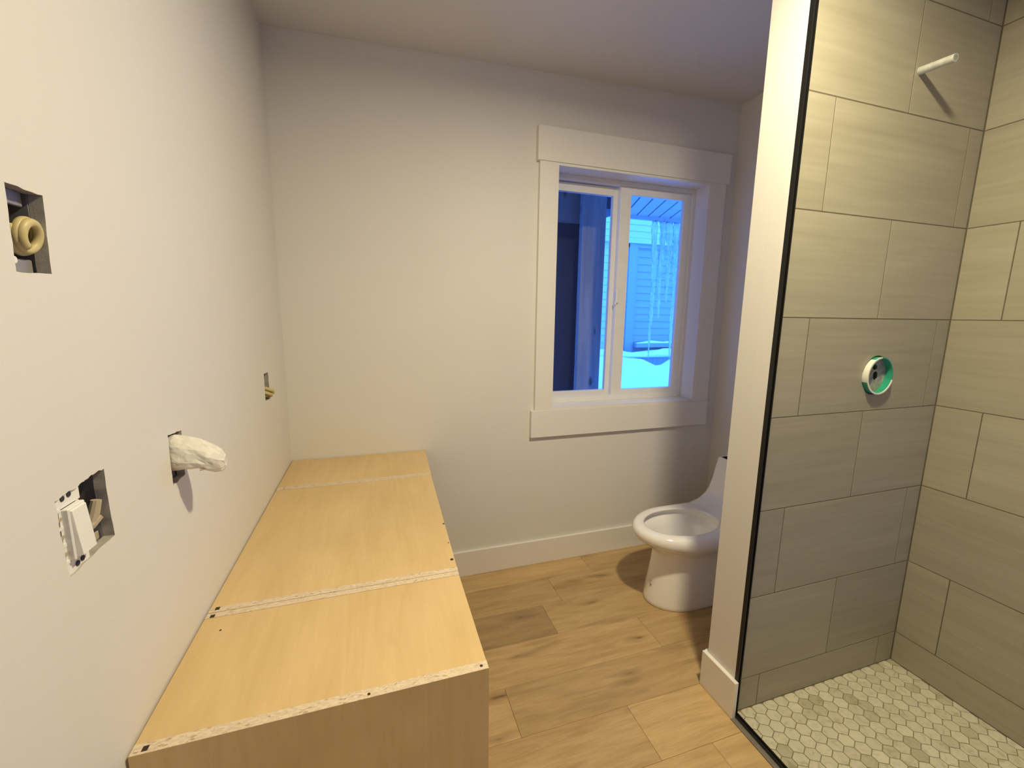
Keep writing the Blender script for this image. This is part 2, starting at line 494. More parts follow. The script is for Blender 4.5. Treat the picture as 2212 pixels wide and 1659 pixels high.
# ------------------------------------------------------------------ left wall with box cut-outs
def wl(u, v, d): return (-d, u, v)       # u = y, v = z, d = depth into the wall
H1 = [(-1.386, 1.393), (-1.331, 1.395), (-1.326, 1.487), (-1.382, 1.487)]
H2 = [(-1.388, 1.124), (-1.342, 1.127), (-1.330, 1.129), (-1.288, 1.130), (-1.285, 1.027), (-1.383, 1.022)]
H3 = [(-1.094, 1.026), (-1.039, 1.028), (-1.034, 1.118), (-1.092, 1.124)]
H4 = [(-0.366, 1.044), (-0.296, 1.041), (-0.300, 1.137), (-0.360, 1.140)]
holes = [rough_loop(H1, 0.0010), rough_loop(H2, 0.0018, 7), rough_loop(H3, 0.0012), rough_loop(H4, 0.0012)]
outer = [(YREAR, 0.0), (0.12, 0.0), (0.12, zc(0)), (YREAR, zc(0))]
bm = sheet_with_holes(outer, holes, wl, 0.014)
wall_left = struct('wall_left', bm, [M['paint'], M['gypsum']], label='painted left wall with electrical cut-outs above the vanity')
# near-black sheet added behind the drywall so the cut-outs stay dark
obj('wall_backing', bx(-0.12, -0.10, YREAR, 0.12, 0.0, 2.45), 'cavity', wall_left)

# ------------------------------------------------------------------ back wall with window opening
WX0, WX1, WZ0, WZ1 = 1.228, 2.139, 0.866, 2.076
def wb(u, v, d): return (u, d, v)
bm = sheet_with_holes([(0.0, 0.0), (XR + 0.1, 0.0), (XR + 0.1, zc(XR)), (0.0, zc(0))],
                      [[(WX0, WZ0), (WX1, WZ0), (WX1, WZ1), (WX0, WZ1)]], wb, 0.16, mi_side=0)
wall_back = struct('wall_back', bm, [M['paint']], label='painted back wall around the window')

# ceiling (runs up slightly to the right), rear wall, right wall, partition
bm = nb()
v = [bm.verts.new(p) for p in ((-0.014, YREAR - 0.1, zc(0)), (XR + 0.1, YREAR - 0.1, zc(XR)), (XR + 0.1, 0.16, zc(XR)), (-0.014, 0.16, zc(0)))]
v2 = [bm.verts.new(x.co + Vector((0, 0, 0.1))) for x in v]
bm.faces.new(v); bm.faces.new(v2)
for i in range(4): bm.faces.new((v[i], v[(i + 1) % 4], v2[(i + 1) % 4], v2[i]))
struct('ceiling', bm, 'ceiling_paint', label='painted ceiling')
struct('wall_rear', bx(-0.014, XR + 0.1, YREAR - 0.1, YREAR, 0.0, 2.5), 'rear_dark', label='wall behind the camera, darkened to cut bounce light')
wall_right = struct('wall_right', bx(XR + 0.012, XR + 0.1, YREAR, 0.0, 0.0, zc(XR)), 'paint',
                    label='right wall, tiled inside the shower')
obj('drywall_panel', bx(XR, XR + 0.012, YPB - 0.05, 0.0, 0.0, zc(XR)), 'paint', wall_right)
partition = struct('wall_partition', bx(XP, XR, YT + 0.055, YPB, 0.0, zc(XP) - 0.001), 'paint',
                   label='narrow partition wall between toilet alcove and shower')

obj('corner_bead', bx(XP + 0.0002, XP + 0.0058, YT, YT + 0.0118, 0.0, zc(XP) - 0.002), 'paint', partition)

# ------------------------------------------------------------------ wall tiles
P = 0.308
ZL = [0.0, 0.124, 0.432, 0.740, 1.048, 1.356, 1.664, 1.972, 2.280, zc(1.9) - 0.002]
G = 0.0032
def tile_mesh(w, h, t, ch=0.0004):
    """tile in local X (width) / Z (height); face at local y = 0 looking to -Y, back at +t"""
    bm = nb()
    a = [bm.verts.new((sx * w / 2, t, sz * h / 2)) for sx, sz in ((-1, -1), (1, -1), (1, 1), (-1, 1))]
    b = [bm.verts.new((sx * w / 2, ch, sz * h / 2)) for sx, sz in ((-1, -1), (1, -1), (1, 1), (-1, 1))]
    c = [bm.verts.new((sx * (w / 2 - ch), 0, sz * (h / 2 - ch))) for sx, sz in ((-1, -1), (1, -1), (1, 1), (-1, 1))]
    bm.faces.new(c)
    for p, q in ((a, b), (b, c)):
        for i in range(4): bm.faces.new((p[i], p[(i + 1) % 4], q[(i + 1) % 4], q[i]))
    bmesh.ops.recalc_face_normals(bm, faces=bm.faces)
    me = bpy.data.meshes.new('tile'); bm.to_mesh(me); bm.free(); me.materials.append(M['tile'])
    return me
TM = {}
def add_tile(parent, cx_, cy_, cz_, w, h, rotz, cut=None):
    key = (round(w, 4), round(h, 4))
    if key not in TM: TM[key] = tile_mesh(w, h, 0.009)
    o = bpy.data.objects.new('tile', TM[key]); COL.objects.link(o)
    place(o, (cx_, cy_, cz_), parent); o.rotation_euler = (0, 0, rotz)
    return o

VALVE = Vector((1.971, YT, 1.169)); VR = 0.066
ARM = Vector((1.960, YT, 2.092))
even = [1.637, 2.243]; odd = [1.935]
for k in range(len(ZL) - 1):
    z0, z1 = ZL[k], ZL[k + 1]
    js = even if k % 2 == 0 or k == 0 else odd      # courses from the floor: cut course, then alternating
    js = {0: [1.612, 2.219], 1: [1.930], 2: [1.634, 2.236], 3: [1.937], 4: [1.640, 2.243], 5: [1.938], 6: [1.636, 2.242], 7: [1.940], 8: [1.636, 2.242]}[k]
    xs = [XP + 0.006] + js + [XR - 0.001]
    for a, b in zip(xs, xs[1:]):
        w = b - a - G; h = z1 - z0 - G
        if k == 4 and a < VALVE.x < b:
            # the tile the valve opening is drilled through
            def wt(u, vv, d): return (u, YT + d, vv)
            hole = [(VALVE.x + (VR + random.uniform(-.0012, .0012)) * math.cos(t), VALVE.z + (VR + random.uniform(-.0012, .0012)) * math.sin(t))
                    for t in [2 * math.pi * q / 28 for q in range(28)]]
            bm = sheet_with_holes([(a + G / 2, z0 + G / 2), (b - G / 2, z0 + G / 2), (b - G / 2, z1 - G / 2), (a + G / 2, z1 - G / 2)], [hole], wt, 0.009, mi_side=0)
            obj('tile', bm, 'tile', partition)
        else:
            add_tile(partition, (a + b) / 2, YT, (z0 + z1) / 2, w, h, 0)
def wt2(u, vv, d): return (u, YT + 0.0005 + d, vv)
hole = [(VALVE.x + VR * math.cos(t), VALVE.z + VR * math.sin(t)) for t in [2 * math.pi * q / 24 for q in range(24)]]
bm = sheet_with_holes([(XP + 0.004, 0.0), (XR, 0.0), (XR, zc(1.5) - 0.002), (XP + 0.004, zc(1.5) - 0.002)], [hole], wt2, 0.0110, mi_side=0)
obj('grout', bm, 'grout', partition)
def wt3(u, vv, d): return (u, YT + 0.012 + d, vv)
bm = sheet_with_holes([(XP, 0.0), (XR, 0.0), (XR, zc(XP) - 0.001), (XP, zc(XP) - 0.001)], [hole], wt3, 0.0428, mi_side=0)
obj('backer_board', bm, 'paint', partition)
# right wall of the shower
YS_END = YREAR
for k in range(len(ZL) - 1):
    z0, z1 = ZL[k], ZL[k + 1]
    ys = [YT - 0.001, -1.172, -1.782, -2.392, YS_END] if k in (1, 3, 5, 7) else [YT - 0.001, -1.480, -2.090, YS_END]
    if k == 0: ys = [YT - 0.001, -1.48, -2.09, YS_END]
    for a, b in zip(ys, ys[1:]):
        add_tile(wall_right, XR, (a + b) / 2, (z0 + z1) / 2, (a - b) - G, z1 - z0 - G, math.radians(-90))
obj('grout', bx(XR + 0.0005, XR + 0.012, YS_END, YT + 0.008, 0.0, zc(XR) - 0.002), 'grout', wall_right)

# ------------------------------------------------------------------ shower floor: hexagon mosaic
SX0, SX1, SY0, SY1 = 1.516, XR - 0.001, -2.40, YT - 0.0005
shower_floor = struct('floor_shower', bx(SX0 - 0.002, XR + 0.01, SY0, YT + 0.008, -0.05, -0.0016), 'floor_grout',
                      label='shower floor of small marble hexagons')
PX, PY, GR = 0.0497, 0.0345, 0.0034
hw = (PX - GR) / 2
hexa = [(hw, 0.0098), (0, 0.0228), (-hw, 0.0098), (-hw, -0.0098), (0, -0.0228), (hw, -0.0098)]
cells = []
r = -2
y = -1.093 + 2 * PY
while y > SY0 - 0.03:
    x = 1.538 - PX * 2 + (PX / 2 if r % 2 else 0)
    while x < SX1 + 0.03:
        p = clip_rect([(x + a, y + b) for a, b in hexa], SX0 + 0.001, SX1, SY0, SY1)
        if len(p) >= 3:
            ar = 0.5 * abs(sum(p[i - 1][0] * p[i][1] - p[i][0] * p[i - 1][1] for i in range(len(p))))
            if ar > 4e-5: cells.append((x, y, p))
        x += PX
    y -= PY; r += 1
cells.sort(key=lambda c: ((c[0] - CAM.x) ** 2 + (c[1] - CAM.y) ** 2 > 99, c[1] * -1))
def pr_v(X):
    d = Vector(X) - CAM; z = d.dot(fw); return 1106 + F_PX * d.dot(rt) / z, 829.5 - F_PX * d.dot(up) / z
vis = [c for c in cells if pr_v((c[0], c[1], 0))[0] < 2260 and pr_v((c[0], c[1], 0))[1] < 1720][:300]
rest = [c for c in cells if c not in vis]
def hex_mesh(p, c):
    bm = nb(); lo = [bm.verts.new((x - c[0], y - c[1], -0.0016)) for x, y in p]
    cx_ = sum(q[0] for q in p) / len(p); cy_ = sum(q[1] for q in p) / len(p)
    mid = [bm.verts.new((x - c[0], y - c[1], -0.0004)) for x, y in p]
    top = [bm.verts.new(((x - cx_) * 0.955 + cx_ - c[0], (y - cy_) * 0.955 + cy_ - c[1], 0.0)) for x, y in p]
    n = len(p)
    for q, s in ((lo, mid), (mid, top)):
        for i in range(n): bm.faces.new((q[i], q[(i + 1) % n], s[(i + 1) % n], s[i]))
    bm.faces.new(top)
    bmesh.ops.recalc_face_normals(bm, faces=bm.faces)
    me = bpy.data.meshes.new('hexagon_tile'); bm.to_mesh(me); bm.free(); me.materials.append(M['marble'])
    return me
full = None
for x, y, p in vis:
    whole = len(p) == 6 and all(abs(p[i][0] - x) <= hw + 1e-6 for i in range(6)) and abs(max(q[1] for q in p) - y - 0.0228) < 1e-6 and abs(min(q[1] for q in p) - y + 0.0228) < 1e-6 and abs(max(q[0] for q in p) - x - hw) < 1e-6 and abs(min(q[0] for q in p) - x + hw) < 1e-6
    if whole:
        if full is None: full = hex_mesh(p, (x, y))
        me = full
    else: me = hex_mesh(p, (x, y))
    o = bpy.data.objects.new('hexagon_tile', me); COL.objects.link(o)
    place(o, (x, y, random.uniform(-0.0002, 0.0002)), shower_floor)
bm = nb()
for x, y, p in rest: prism(bm, p, -0.0016, 0.0)
o = obj('hexagon_tile_field', bm, 'marble', shower_floor); o['kind'] = 'stuff'

# metal edge between planks and shower
struct('trim_5', bx(XP - 0.0172, XP + 0.0145, -2.35, YT - 0.016, -0.04, 0.0012, 0.0005), 'alu', label='grey metal floor edge along the shower glass')

# ------------------------------------------------------------------ shower glass panel
sg = thing('shower_glass_panel', 'clear fixed glass shower panel in a slim black channel', 'shower screen', (1.51, -1.6, 0.0))
obj('pane', bx(1.5045, 1.5115, -2.20, YT - 0.004, 0.004, 2.30), 'shower_glass', sg)
bm = nb(); box(bm, 1.5005, 1.5040, YT - 0.013, YT - 0.0003, 0.0012, 2.32); box(bm, 1.5120, 1.5155, YT - 0.013, YT - 0.0003, 0.0012, 2.32); box(bm, 1.5040, 1.5120, YT - 0.0038, YT - 0.0003, 0.0012, 2.32)
obj('wall_channel', bm, 'black', sg, label='black wall channel')
bm = nb(); box(bm, 1.5005, 1.5045, -2.22, YT - 0.0132, 0.0012, 0.010); box(bm, 1.5115, 1.5165, -2.22, YT - 0.0132, 0.0012, 0.010); box(bm, 1.5045, 1.5115, -2.22, YT - 0.0132, 0.0012, 0.004)
obj('floor_channel', bm, 'black', sg, label='black floor channel')

# ------------------------------------------------------------------ baseboards and window trim
struct('baseboard_back', bx(0.60, XR, -0.0155, 0.0, 0.0, 0.137, 0.0018, 2), 'trim', label='white baseboard under the window')
struct('baseboard_partition', bx(XP - 0.0155, XP, -1.062, YPB + 0.012, 0.0, 0.137, 0.0018, 2), 'trim', label='white baseboard on the end of the partition')
struct('baseboard_alcove', bx(XP + 0.0, XR, YPB, YPB + 0.0145, 0.0, 0.137, 0.0018, 2), 'trim', label='white baseboard on the toilet side of the partition')
struct('trim_1', bx(1.130, 2.256, -0.024, 0.0, 2.074, 2.226, 0.0012), 'trim', label='wide white head casing over the window')
struct('trim_2', bx(1.143, 1.2285, -0.019, 0.0, 0.8665, 2.074, 0.0012), 'trim', label='white left window casing')
struct('trim_3', bx(2.1385, 2.238, -0.019, 0.0, 0.8665, 2.074, 0.0012), 'trim', label='white right window casing')
struct('trim_4', bx(1.124, 2.241, -0.022, 0.0, 0.723, 0.8665, 0.0012), 'trim', label='white apron board under the window')
# jamb liner
bm = nb()
box(bm, 1.2285, 1.2405, -0.018, 0.105, 0.8785, 2.062); box(bm, 2.1275, 2.1385, -0.018, 0.105, 0.8785, 2.062)
box(bm, 1.2285, 2.1385, -0.018, 0.105, 2.062, 2.0735); box(bm, 1.2285, 2.1385, -0.018, 0.105, 0.867, 0.8785)
struct('trim_6', bm, 'trim', label='white boards lining the window opening')

# ------------------------------------------------------------------ window
win = struct_root('window_1', (1.683, 0.11, 0.879), 'white vinyl sliding window with two panes')
FX0, FX1, FZ0, FZ1 = 1.2405, 2.1275, 0.8785, 2.062
def frame_bm(x0, x1, z0, z1, y0, y1, w, wt_=None, wb_=None, wr=None):
    wt_ = w if wt_ is None else wt_; wb_ = w if wb_ is None else wb_; wr = w if wr is None else wr
    bm = nb()
    box(bm, x0, x0 + w, y0, y1, z0, z1, 0.0015); box(bm, x1 - wr, x1, y0, y1, z0, z1, 0.0015)
    box(bm, x0 + w, x1 - wr, y0, y1, z1 - wt_, z1, 0.0015); box(bm, x0 + w, x1 - wr, y0, y1, z0, z0 + wb_, 0.0015)
    return bm
obj('window_frame', frame_bm(FX0, FX1, FZ0, FZ1, 0.085, 0.158, 0.020, 0.022, 0.022), 'vinyl', win)
obj('track', bx(FX0 + 0.02, FX1 - 0.02, 0.0885, 0.0925, FZ0 + 0.022, FZ0 + 0.034), 'vinyl', win)
s1 = obj('sash', frame_bm(1.2605, 1.664, 0.9005, 2.036, 0.122, 0.148, 0.040, 0.044, 0.034, 0.040), 'vinyl', win)
obj('pane', bx(1.2985, 1.626, 0.133, 0.137, 0.932, 1.994), 'glass', s1)
s2 = obj('sash', frame_bm(1.652, 2.1075, 0.9005, 2.040, 0.094, 0.1195, 0.066, 0.040, 0.036, 0.046), 'vinyl', win)
obj('pane', bx(1.716, 2.063, 0.105, 0.109, 0.934, 2.002), 'glass', s2)
bm = nb(); box(bm, 1.646, 1.664, 0.082, 0.094, 1.425, 1.500, 0.004, 2); box(bm, 1.640, 1.650, 0.080, 0.094, 1.415, 1.432, 0.002)
obj('sash_latch', bm, 'vinyl', win)

# ------------------------------------------------------------------ vanity cabinets
H = 0.702
def cabinet(name, label, y0, y1, xr0, xr1, t0, t1, holes_xy, screws):
    """xr0 / xr1: right (front) edge at the near / far end; t0 / t1: end panel thickness"""
    xl = 0.004
    def xr(yy): return xr0 + (xr1 - xr0) * (yy - y0) / (y1 - y0)
    t = thing(name, label, 'cabinet', ((xl + xr0) / 2, (y0 + y1) / 2, 0.0), 'maple base cabinets along the left wall')
    for a, b in ((y0, y0 + t0), (y1 - t1, y1)):
        bm = nb(); prism(bm, [(xl, a), (xr(a), a), (xr(b), b), (xl, b)], 0.10, H, 0, 1)
        box(bm, xl, xr(a) - 0.06, a, b, 0.0, 0.10)
        obj('side_panel', bm, [M['maple_z'], M['chip']], t)
    a, b = y0 + t0 + 0.0004, y1 - t1 - 0.0004
    bm = nb(); prism(bm, [(xl, a), (xr(a) - 0.0006, a), (xr(b) - 0.0006, b), (xl, b)], H - 0.0165, H - 0.0005)
    obj('top_panel', bm, 'maple_y', t)
    bm = nb(); prism(bm, [(xl, a), (xr(a) - 0.001, a), (xr(b) - 0.001, b), (xl, b)], 0.10, 0.116); obj('bottom_panel', bm, 'maple_y', t)
    obj('back_panel', bx(xl, xl + 0.012, a, b, 0.1162, H - 0.0167), 'maple_z', t)
    obj('toe_kick', bx(min(xr0, xr1) - 0.075, min(xr0, xr1) - 0.061, a, b, 0.0, 0.0998), 'maple_z', t)
    for x, yy, s in holes_xy:
        obj('slot', bx(x - s * .9, x + s * .9, yy - s, yy + s, H - 0.0004, H + 0.0003), 'screw', t)
    for x, yy, s in screws:
        bm = nb(); disc(bm, (x, yy, H - 0.001), (0, 0, 1), s, 0.0012, 8); obj('screw', bm, 'screw', t)
    return t
cabinet('base_cabinet', 'nearest maple base cabinet, its darker end panel facing the camera', -1.339, -1.0220, 0.5535, 0.5545, 0.019, 0.017,
        [(0.022, -1.3305, 0.0044), (0.017, -1.0335, 0.0048)], [(0.541, -1.330, 0.003), (0.341, -1.3315, 0.0028), (0.047, -1.085, 0.002)])
cabinet('base_cabinet', 'long middle maple base cabinet between the two particleboard seams', -1.0205, -0.3267, 0.5550, 0.5715, 0.017, 0.015,
        [(0.019, -1.0085, 0.0048)], [(0.557, -0.763, 0.0033), (0.548, -0.966, 0.0045), (0.553, -0.88, 0.002), (0.03, -0.336, 0.0025)])
cabinet('base_cabinet', 'short maple base cabinet at the far end, against the window wall', -0.3258, -0.003, 0.5725, 0.584, 0.015, 0.009,
        [], [(0.028, -0.318, 0.0028)])

# ------------------------------------------------------------------ electrical boxes in the left wall
def open_box(y0, y1, z0, z1, x0=-0.0145, depth=0.07, t=0.002):
    bm = nb()
    xb = x0 - depth
    box(bm, xb, x0, y0, y0 + t, z0, z1); box(bm, xb, x0, y1 - t, y1, z0, z1)
    box(bm, xb, x0, y0 + t, y1 - t, z0, z0 + t); box(bm, xb, x0, y0 + t, y1 - t, z1 - t, z1)
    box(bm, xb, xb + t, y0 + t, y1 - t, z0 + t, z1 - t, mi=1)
    return bm
def ear(yc, z, dz, w=0.011, x=-0.016):
    bm = nb(); box(bm, x - 0.002, x, yc - w / 2, yc + w / 2, min(z, z + dz), max(z, z + dz), 0.0008)
    return bm

# 1: single box, upper left, coiled yellow cable
e = thing('electrical_box', 'single electrical box with coiled yellow cable, high at far left of wall', 'electrical box', (0, -1.357, 1.44))
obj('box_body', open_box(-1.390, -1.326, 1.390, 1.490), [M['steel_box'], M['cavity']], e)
bm = nb(); box(bm, -0.020, -0.0155, -1.389, -1.334, 1.470, 1.4875, 0.001); obj('device_tab', bm, 'steel_box', e)
bm = nb(); box(bm, -0.018, -0.0150, -1.389, -1.334, 1.3935, 1.410, 0.001); obj('device_tab', bm, 'steel_box', e)
bm = nb(); disc(bm, (-0.014, -1.372, 1.407), (1, 0, 0), 0.004, 0.006, 10); obj('screw', bm, 'pvc', e)
bm = nb(); disc(bm, (-0.015, -1.372, 1.475), (1, 0, 0), 0.003, 0.005, 10); obj('screw', bm, 'pvc', e)
pts = []
for i in range(62):
    a = 2 * math.pi * i / 27 + 2.6
    k = 1.0 - 0.0035 * i
    pts.append((-0.012 + 0.00016 * i + 0.003 * math.sin(a), -1.3505 + 0.0175 * k * math.cos(a), 1.4360 + 0.0185 * k * math.sin(a)))
bm = nb(); tube(bm, pts, 0.0050, 10); obj('cable_coil', bm, 'cable', e, smooth=True, label='yellow cable coil')

# 2: double box with a rocker switch
e = thing('switch_box', 'double wall box with one white rocker switch and an empty dark half', 'light switch', (0, -1.337, 1.075))
obj('box_body', open_box(-1.391, -1.284, 1.022, 1.130), [M['steel_box'], M['cavity']], e)
y0, y1 = -1.386, -1.340
bm = nb()
box(bm, -0.006, -0.003, y0, y1 + 0.002, 1.108, 1.132, 0.001); box(bm, -0.006, -0.003, y0 + 0.004, y1 + 0.003, 1.018, 1.040, 0.001)
box(bm, -0.006, -0.003, y0 + 0.006, y0 + 0.011, 1.04, 1.108); box(bm, -0.006, -0.003, y1 - 0.006, y1 - 0.002, 1.04, 1.108)
obj('mounting_strap', bm, 'pvc', e)
bm = nb(); box(bm, -0.004, 0.0045, y0 + 0.010, y1 - 0.004, 1.040, 1.108, 0.0012); housing = obj('switch_housing', bm, 'pvc', e)
bm = nb()
v_ = [bm.verts.new(p) for p in ((0.0045, y0 + 0.012, 1.044), (0.0045, y1 - 0.006, 1.044), (0.0045, y1 - 0.006, 1.105), (0.0045, y0 + 0.012, 1.105),
                                (0.0115, y0 + 0.0125, 1.045), (0.0115, y1 - 0.0065, 1.045), (0.0065, y1 - 0.0065, 1.104), (0.0065, y0 + 0.0125, 1.104))]
for f in ((0, 1, 2, 3), (4, 5, 6, 7), (0, 1, 5, 4), (1, 2, 6, 5), (2, 3, 7, 6), (3, 0, 4, 7)): bm.faces.new([v_[i] for i in f])
obj('rocker', bm, 'pvc', housing)
for yy, zz in ((-1.371, 1.121), (-1.359, 1.122), (-1.362, 1.029), (-1.352, 1.0305)):
    bm = nb(); disc(bm, (-0.0035, yy, zz), (1, 0, 0), 0.0036, 0.0016, 10); obj('screw', bm, 'cavity', e)
for q in range(7):
    zz = 1.107 - 0.0115 * q
    obj('plaster_ear', bx(-0.0035, -0.0015, -1.3865 + 0.0004 * q, -1.3785 + 0.0004 * q, zz, zz + 0.004), 'nut' if q % 2 else 'pvc', e)
obj('device_tab', ear(-1.306, 1.118, 0.010, 0.030), 'nut', e)
obj('device_tab', ear(-1.306, 1.027, 0.012, 0.034), 'nut', e)
bm = nb(); tube(bm, [(-0.012, -1.309, 1.062), (-0.009, -1.306, 1.074), (-0.006, -1.303, 1.090)], [0.0075, 0.0070, 0.0062], 10)
obj('wire_connector', bm, 'nut', e, smooth=False)
bm = nb(); tube(bm, [(-0.020, -1.322, 1.052), (-0.014, -1.311, 1.058), (-0.009, -1.300, 1.066)], [0.0085, 0.0090, 0.0080], 10)
obj('wire_connector', bm, 'nut', e, smooth=False)

# 3: box with the taped stub
e = thing('electrical_box', 'wall box with a white tape-wrapped bundle sticking out, between switch and corner', 'electrical box', (0, -1.065, 1.075))
obj('box_body', open_box(-1.097, -1.034, 1.024, 1.126), [M['steel_box'], M['cavity']], e)
obj('device_tab', ear(-1.066, 1.028, 0.018, 0.052), 'steel_box', e)
obj('device_tab', ear(-1.066, 1.106, 0.014, 0.052), 'steel_box', e)
def wrap_bundle():
    bm = nb(); seg = 22; rings = []
    # x, yc, zc, ry, rz
    prof = [(-0.050, -1.066, 1.080, .020, .024), (-0.02, -1.066, 1.082, .0245, .032), (0.000, -1.0665, 1.082, .0265, .035), (0.012, -1.067, 1.080, .026, .033),
            (0.026, -1.067, 1.077, .025, .031), (0.040, -1.066, 1.074, .0235, .029), (0.053, -1.065, 1.067, .0225, .0285), (0.064, -1.064, 1.062, .0205, .0265),
            (0.073, -1.063, 1.0585, .0165, .0215), (0.079, -1.063, 1.057, .009, .012)]
    rnd = random.Random(3); ph = [rnd.uniform(0, 6.28) for _ in range(4)]
    for i, (x, yc, zc_, ry, rz) in enumerate(prof):
        ring = []
        for k in range(seg):
            a = 2 * math.pi * k / seg
            w = 1 + 0.06 * math.sin(3 * a + ph[0] + 0.5 * i) + 0.05 * math.sin(5 * a + ph[1] - 0.4 * i) + rnd.uniform(-0.045, 0.045)
            ring.append(bm.verts.new((x + rnd.uniform(-.0018, .0018), yc + ry * w * math.cos(a), zc_ + rz * w * math.sin(a))))
        rings.append(ring)
    for a, b in zip(rings, rings[1:]):
        for k in range(seg): bm.faces.new((a[k], a[(k + 1) % seg], b[(k + 1) % seg], b[k]))
    bm.faces.new(rings[-1]); bm.faces.new(list(reversed(rings[0])))
    return bm
wrap_ = obj('wrapped_bundle', wrap_bundle(), 'tape', e, label='crumpled white tape wrapping')
bm = nb()
for (a, b, w) in (((0.004, -1.0925, 1.066), (0.050, -1.086, 1.061), 0.0016), ((0.042, -1.086, 1.050), (0.072, -1.074, 1.052), 0.0022)):
    tube(bm, [a, b], [w, w * 0.4], 6)
obj('tape_fold', bm, 'nut', wrap_)

# 4: small far box with folded yellow cable
e = thing('electrical_box', 'small wall box with folded yellow cable, nearest the room corner', 'electrical box', (0, -0.33, 1.09))
obj('box_body', open_box(-0.369, -0.293, 1.038, 1.142), [M['steel_box'], M['cavity']], e)
obj('device_tab', ear(-0.325, 1.120, 0.014, 0.05), 'steel_box', e)
obj('device_tab', ear(-0.330, 1.042, 0.012, 0.05), 'steel_box', e)
bm = nb()
tube(bm, [(-0.05, -0.35, 1.10), (-0.02, -0.345, 1.092), (0.002, -0.333, 1.081), (0.014, -0.318, 1.072), (0.013, -0.306, 1.064), (-0.004, -0.302, 1.058), (-0.03, -0.31, 1.052)], 0.0062, 10)
tube(bm, [(-0.05, -0.36, 1.088), (-0.02, -0.356, 1.078), (0.001, -0.343, 1.068), (0.012, -0.328, 1.060), (0.008, -0.314, 1.054), (-0.012, -0.312, 1.050), (-0.03, -0.32, 1.05)], 0.0058, 10)
obj('folded_cable', bm, 'cable', e, smooth=True, label='folded yellow cable')

# ------------------------------------------------------------------ shower pipe stub and valve guard
sp = thing('shower_pipe', 'short grey metal pipe stub sticking out of the tile, high in the shower', 'pipe', tuple(ARM))
d = Vector((-0.004, -0.087, -0.008)).normalized()
a = ARM + Vector((0, 0.006, 0)); b = a + d * 0.094
bm = nb(); tube(bm, [a, a.lerp(b, 0.5), b], 0.0108, 24, cap=False)
n = len(bm.verts)
tube(bm, [b, b - d * 0.03], 0.0082, 24, cap=False)
vb = list(bm.verts); o1 = vb[n - 24:n]; i1 = vb[n:n + 24]
for k in range(24): bm.faces.new((o1[k], o1[(k + 1) % 24], i1[(k + 1) % 24], i1[k]))
pipe_ = obj('pipe', bm, 'pipe', sp)
bm = nb(); tube(bm, [b - d * 0.002, b - d * 0.02], 0.0081, 20); obj('pipe_bore', bm, 'cavity', sp)  # near-black plug puts shade into the pipe mouth
bm = nb(); tube(bm, [a + d * 0.034, a + d * 0.0365], 0.0115, 24); obj('thread_ring', bm, 'pipe', pipe_)

vg = thing('valve_guard', 'round white and green plaster guard in the shower tile', 'shower valve', tuple(VALVE))
def ring_bm(r0, r1, y0, y1, t0, t1, seg=28):
    bm = nb(); rows = []
    full_ = abs(t1 - t0 - 2 * math.pi) < 1e-4
    cnt = seg if full_ else seg + 1
    for k in range(cnt):
        t = t0 + (t1 - t0) * k / seg; c, s = math.cos(t), math.sin(t)
        rows.append([bm.verts.new((VALVE.x + rr * c, yy, VALVE.z + rr * s)) for rr, yy in ((r0, y0), (r1, y0), (r1, y1), (r0, y1))])
    m_ = cnt if full_ else cnt - 1
    for k in range(m_):
        p, q = rows[k], rows[(k + 1) % cnt]
        for j in range(4): bm.faces.new((p[j], p[(j + 1) % 4], q[(j + 1) % 4], q[j]))
    if not full_: bm.faces.new(rows[0]); bm.faces.new(list(reversed(rows[-1])))
    return bm
R_ = math.radians
obj('ring_wall', ring_bm(0.0585, 0.062, VALVE.y - 0.014, VALVE.y + 0.045, R_(120), R_(200), 14), 'pvc', vg, label='white part of the ring')
obj('ring_wall', ring_bm(0.0585, 0.062, VALVE.y - 0.014, VALVE.y + 0.045, R_(200), R_(480), 34), 'green_plastic', vg, label='green part of the ring')
obj('ring_lip', ring_bm(0.0583, 0.0632, VALVE.y - 0.0165, VALVE.y - 0.0142, R_(95), R_(345), 30), 'pvc', vg)
def wv_(u, vv, d): return (u, VALVE.y + 0.007 + d, vv)
circ = [(VALVE.x + 0.0583 * math.cos(t), VALVE.z + 0.0583 * math.sin(t)) for t in [2 * math.pi * q / 28 for q in range(28)]]
def blob(cx_, cz_, rx, rz, n=10):
    return [(VALVE.x + cx_ + rx * random.uniform(.8, 1.15) * math.cos(t), VALVE.z + cz_ + rz * random.uniform(.8, 1.15) * math.sin(t)) for t in [2 * math.pi * q / n for q in range(n)]]
bm = sheet_with_holes(circ, [blob(0.004, 0.026, 0.012, 0.009), blob(0.010, -0.003, 0.014, 0.014), blob(-0.030, -0.016, 0.006, 0.006)], wv_, 0.003, mi_side=0)
obj('face_plate', bm, 'mortar', vg)
bm = nb(); disc(bm, (VALVE.x, VALVE.y + 0.045, VALVE.z), (0, -1, 0), 0.058, 0.004, 24); obj('valve_back', bm, 'hole_brown', vg)

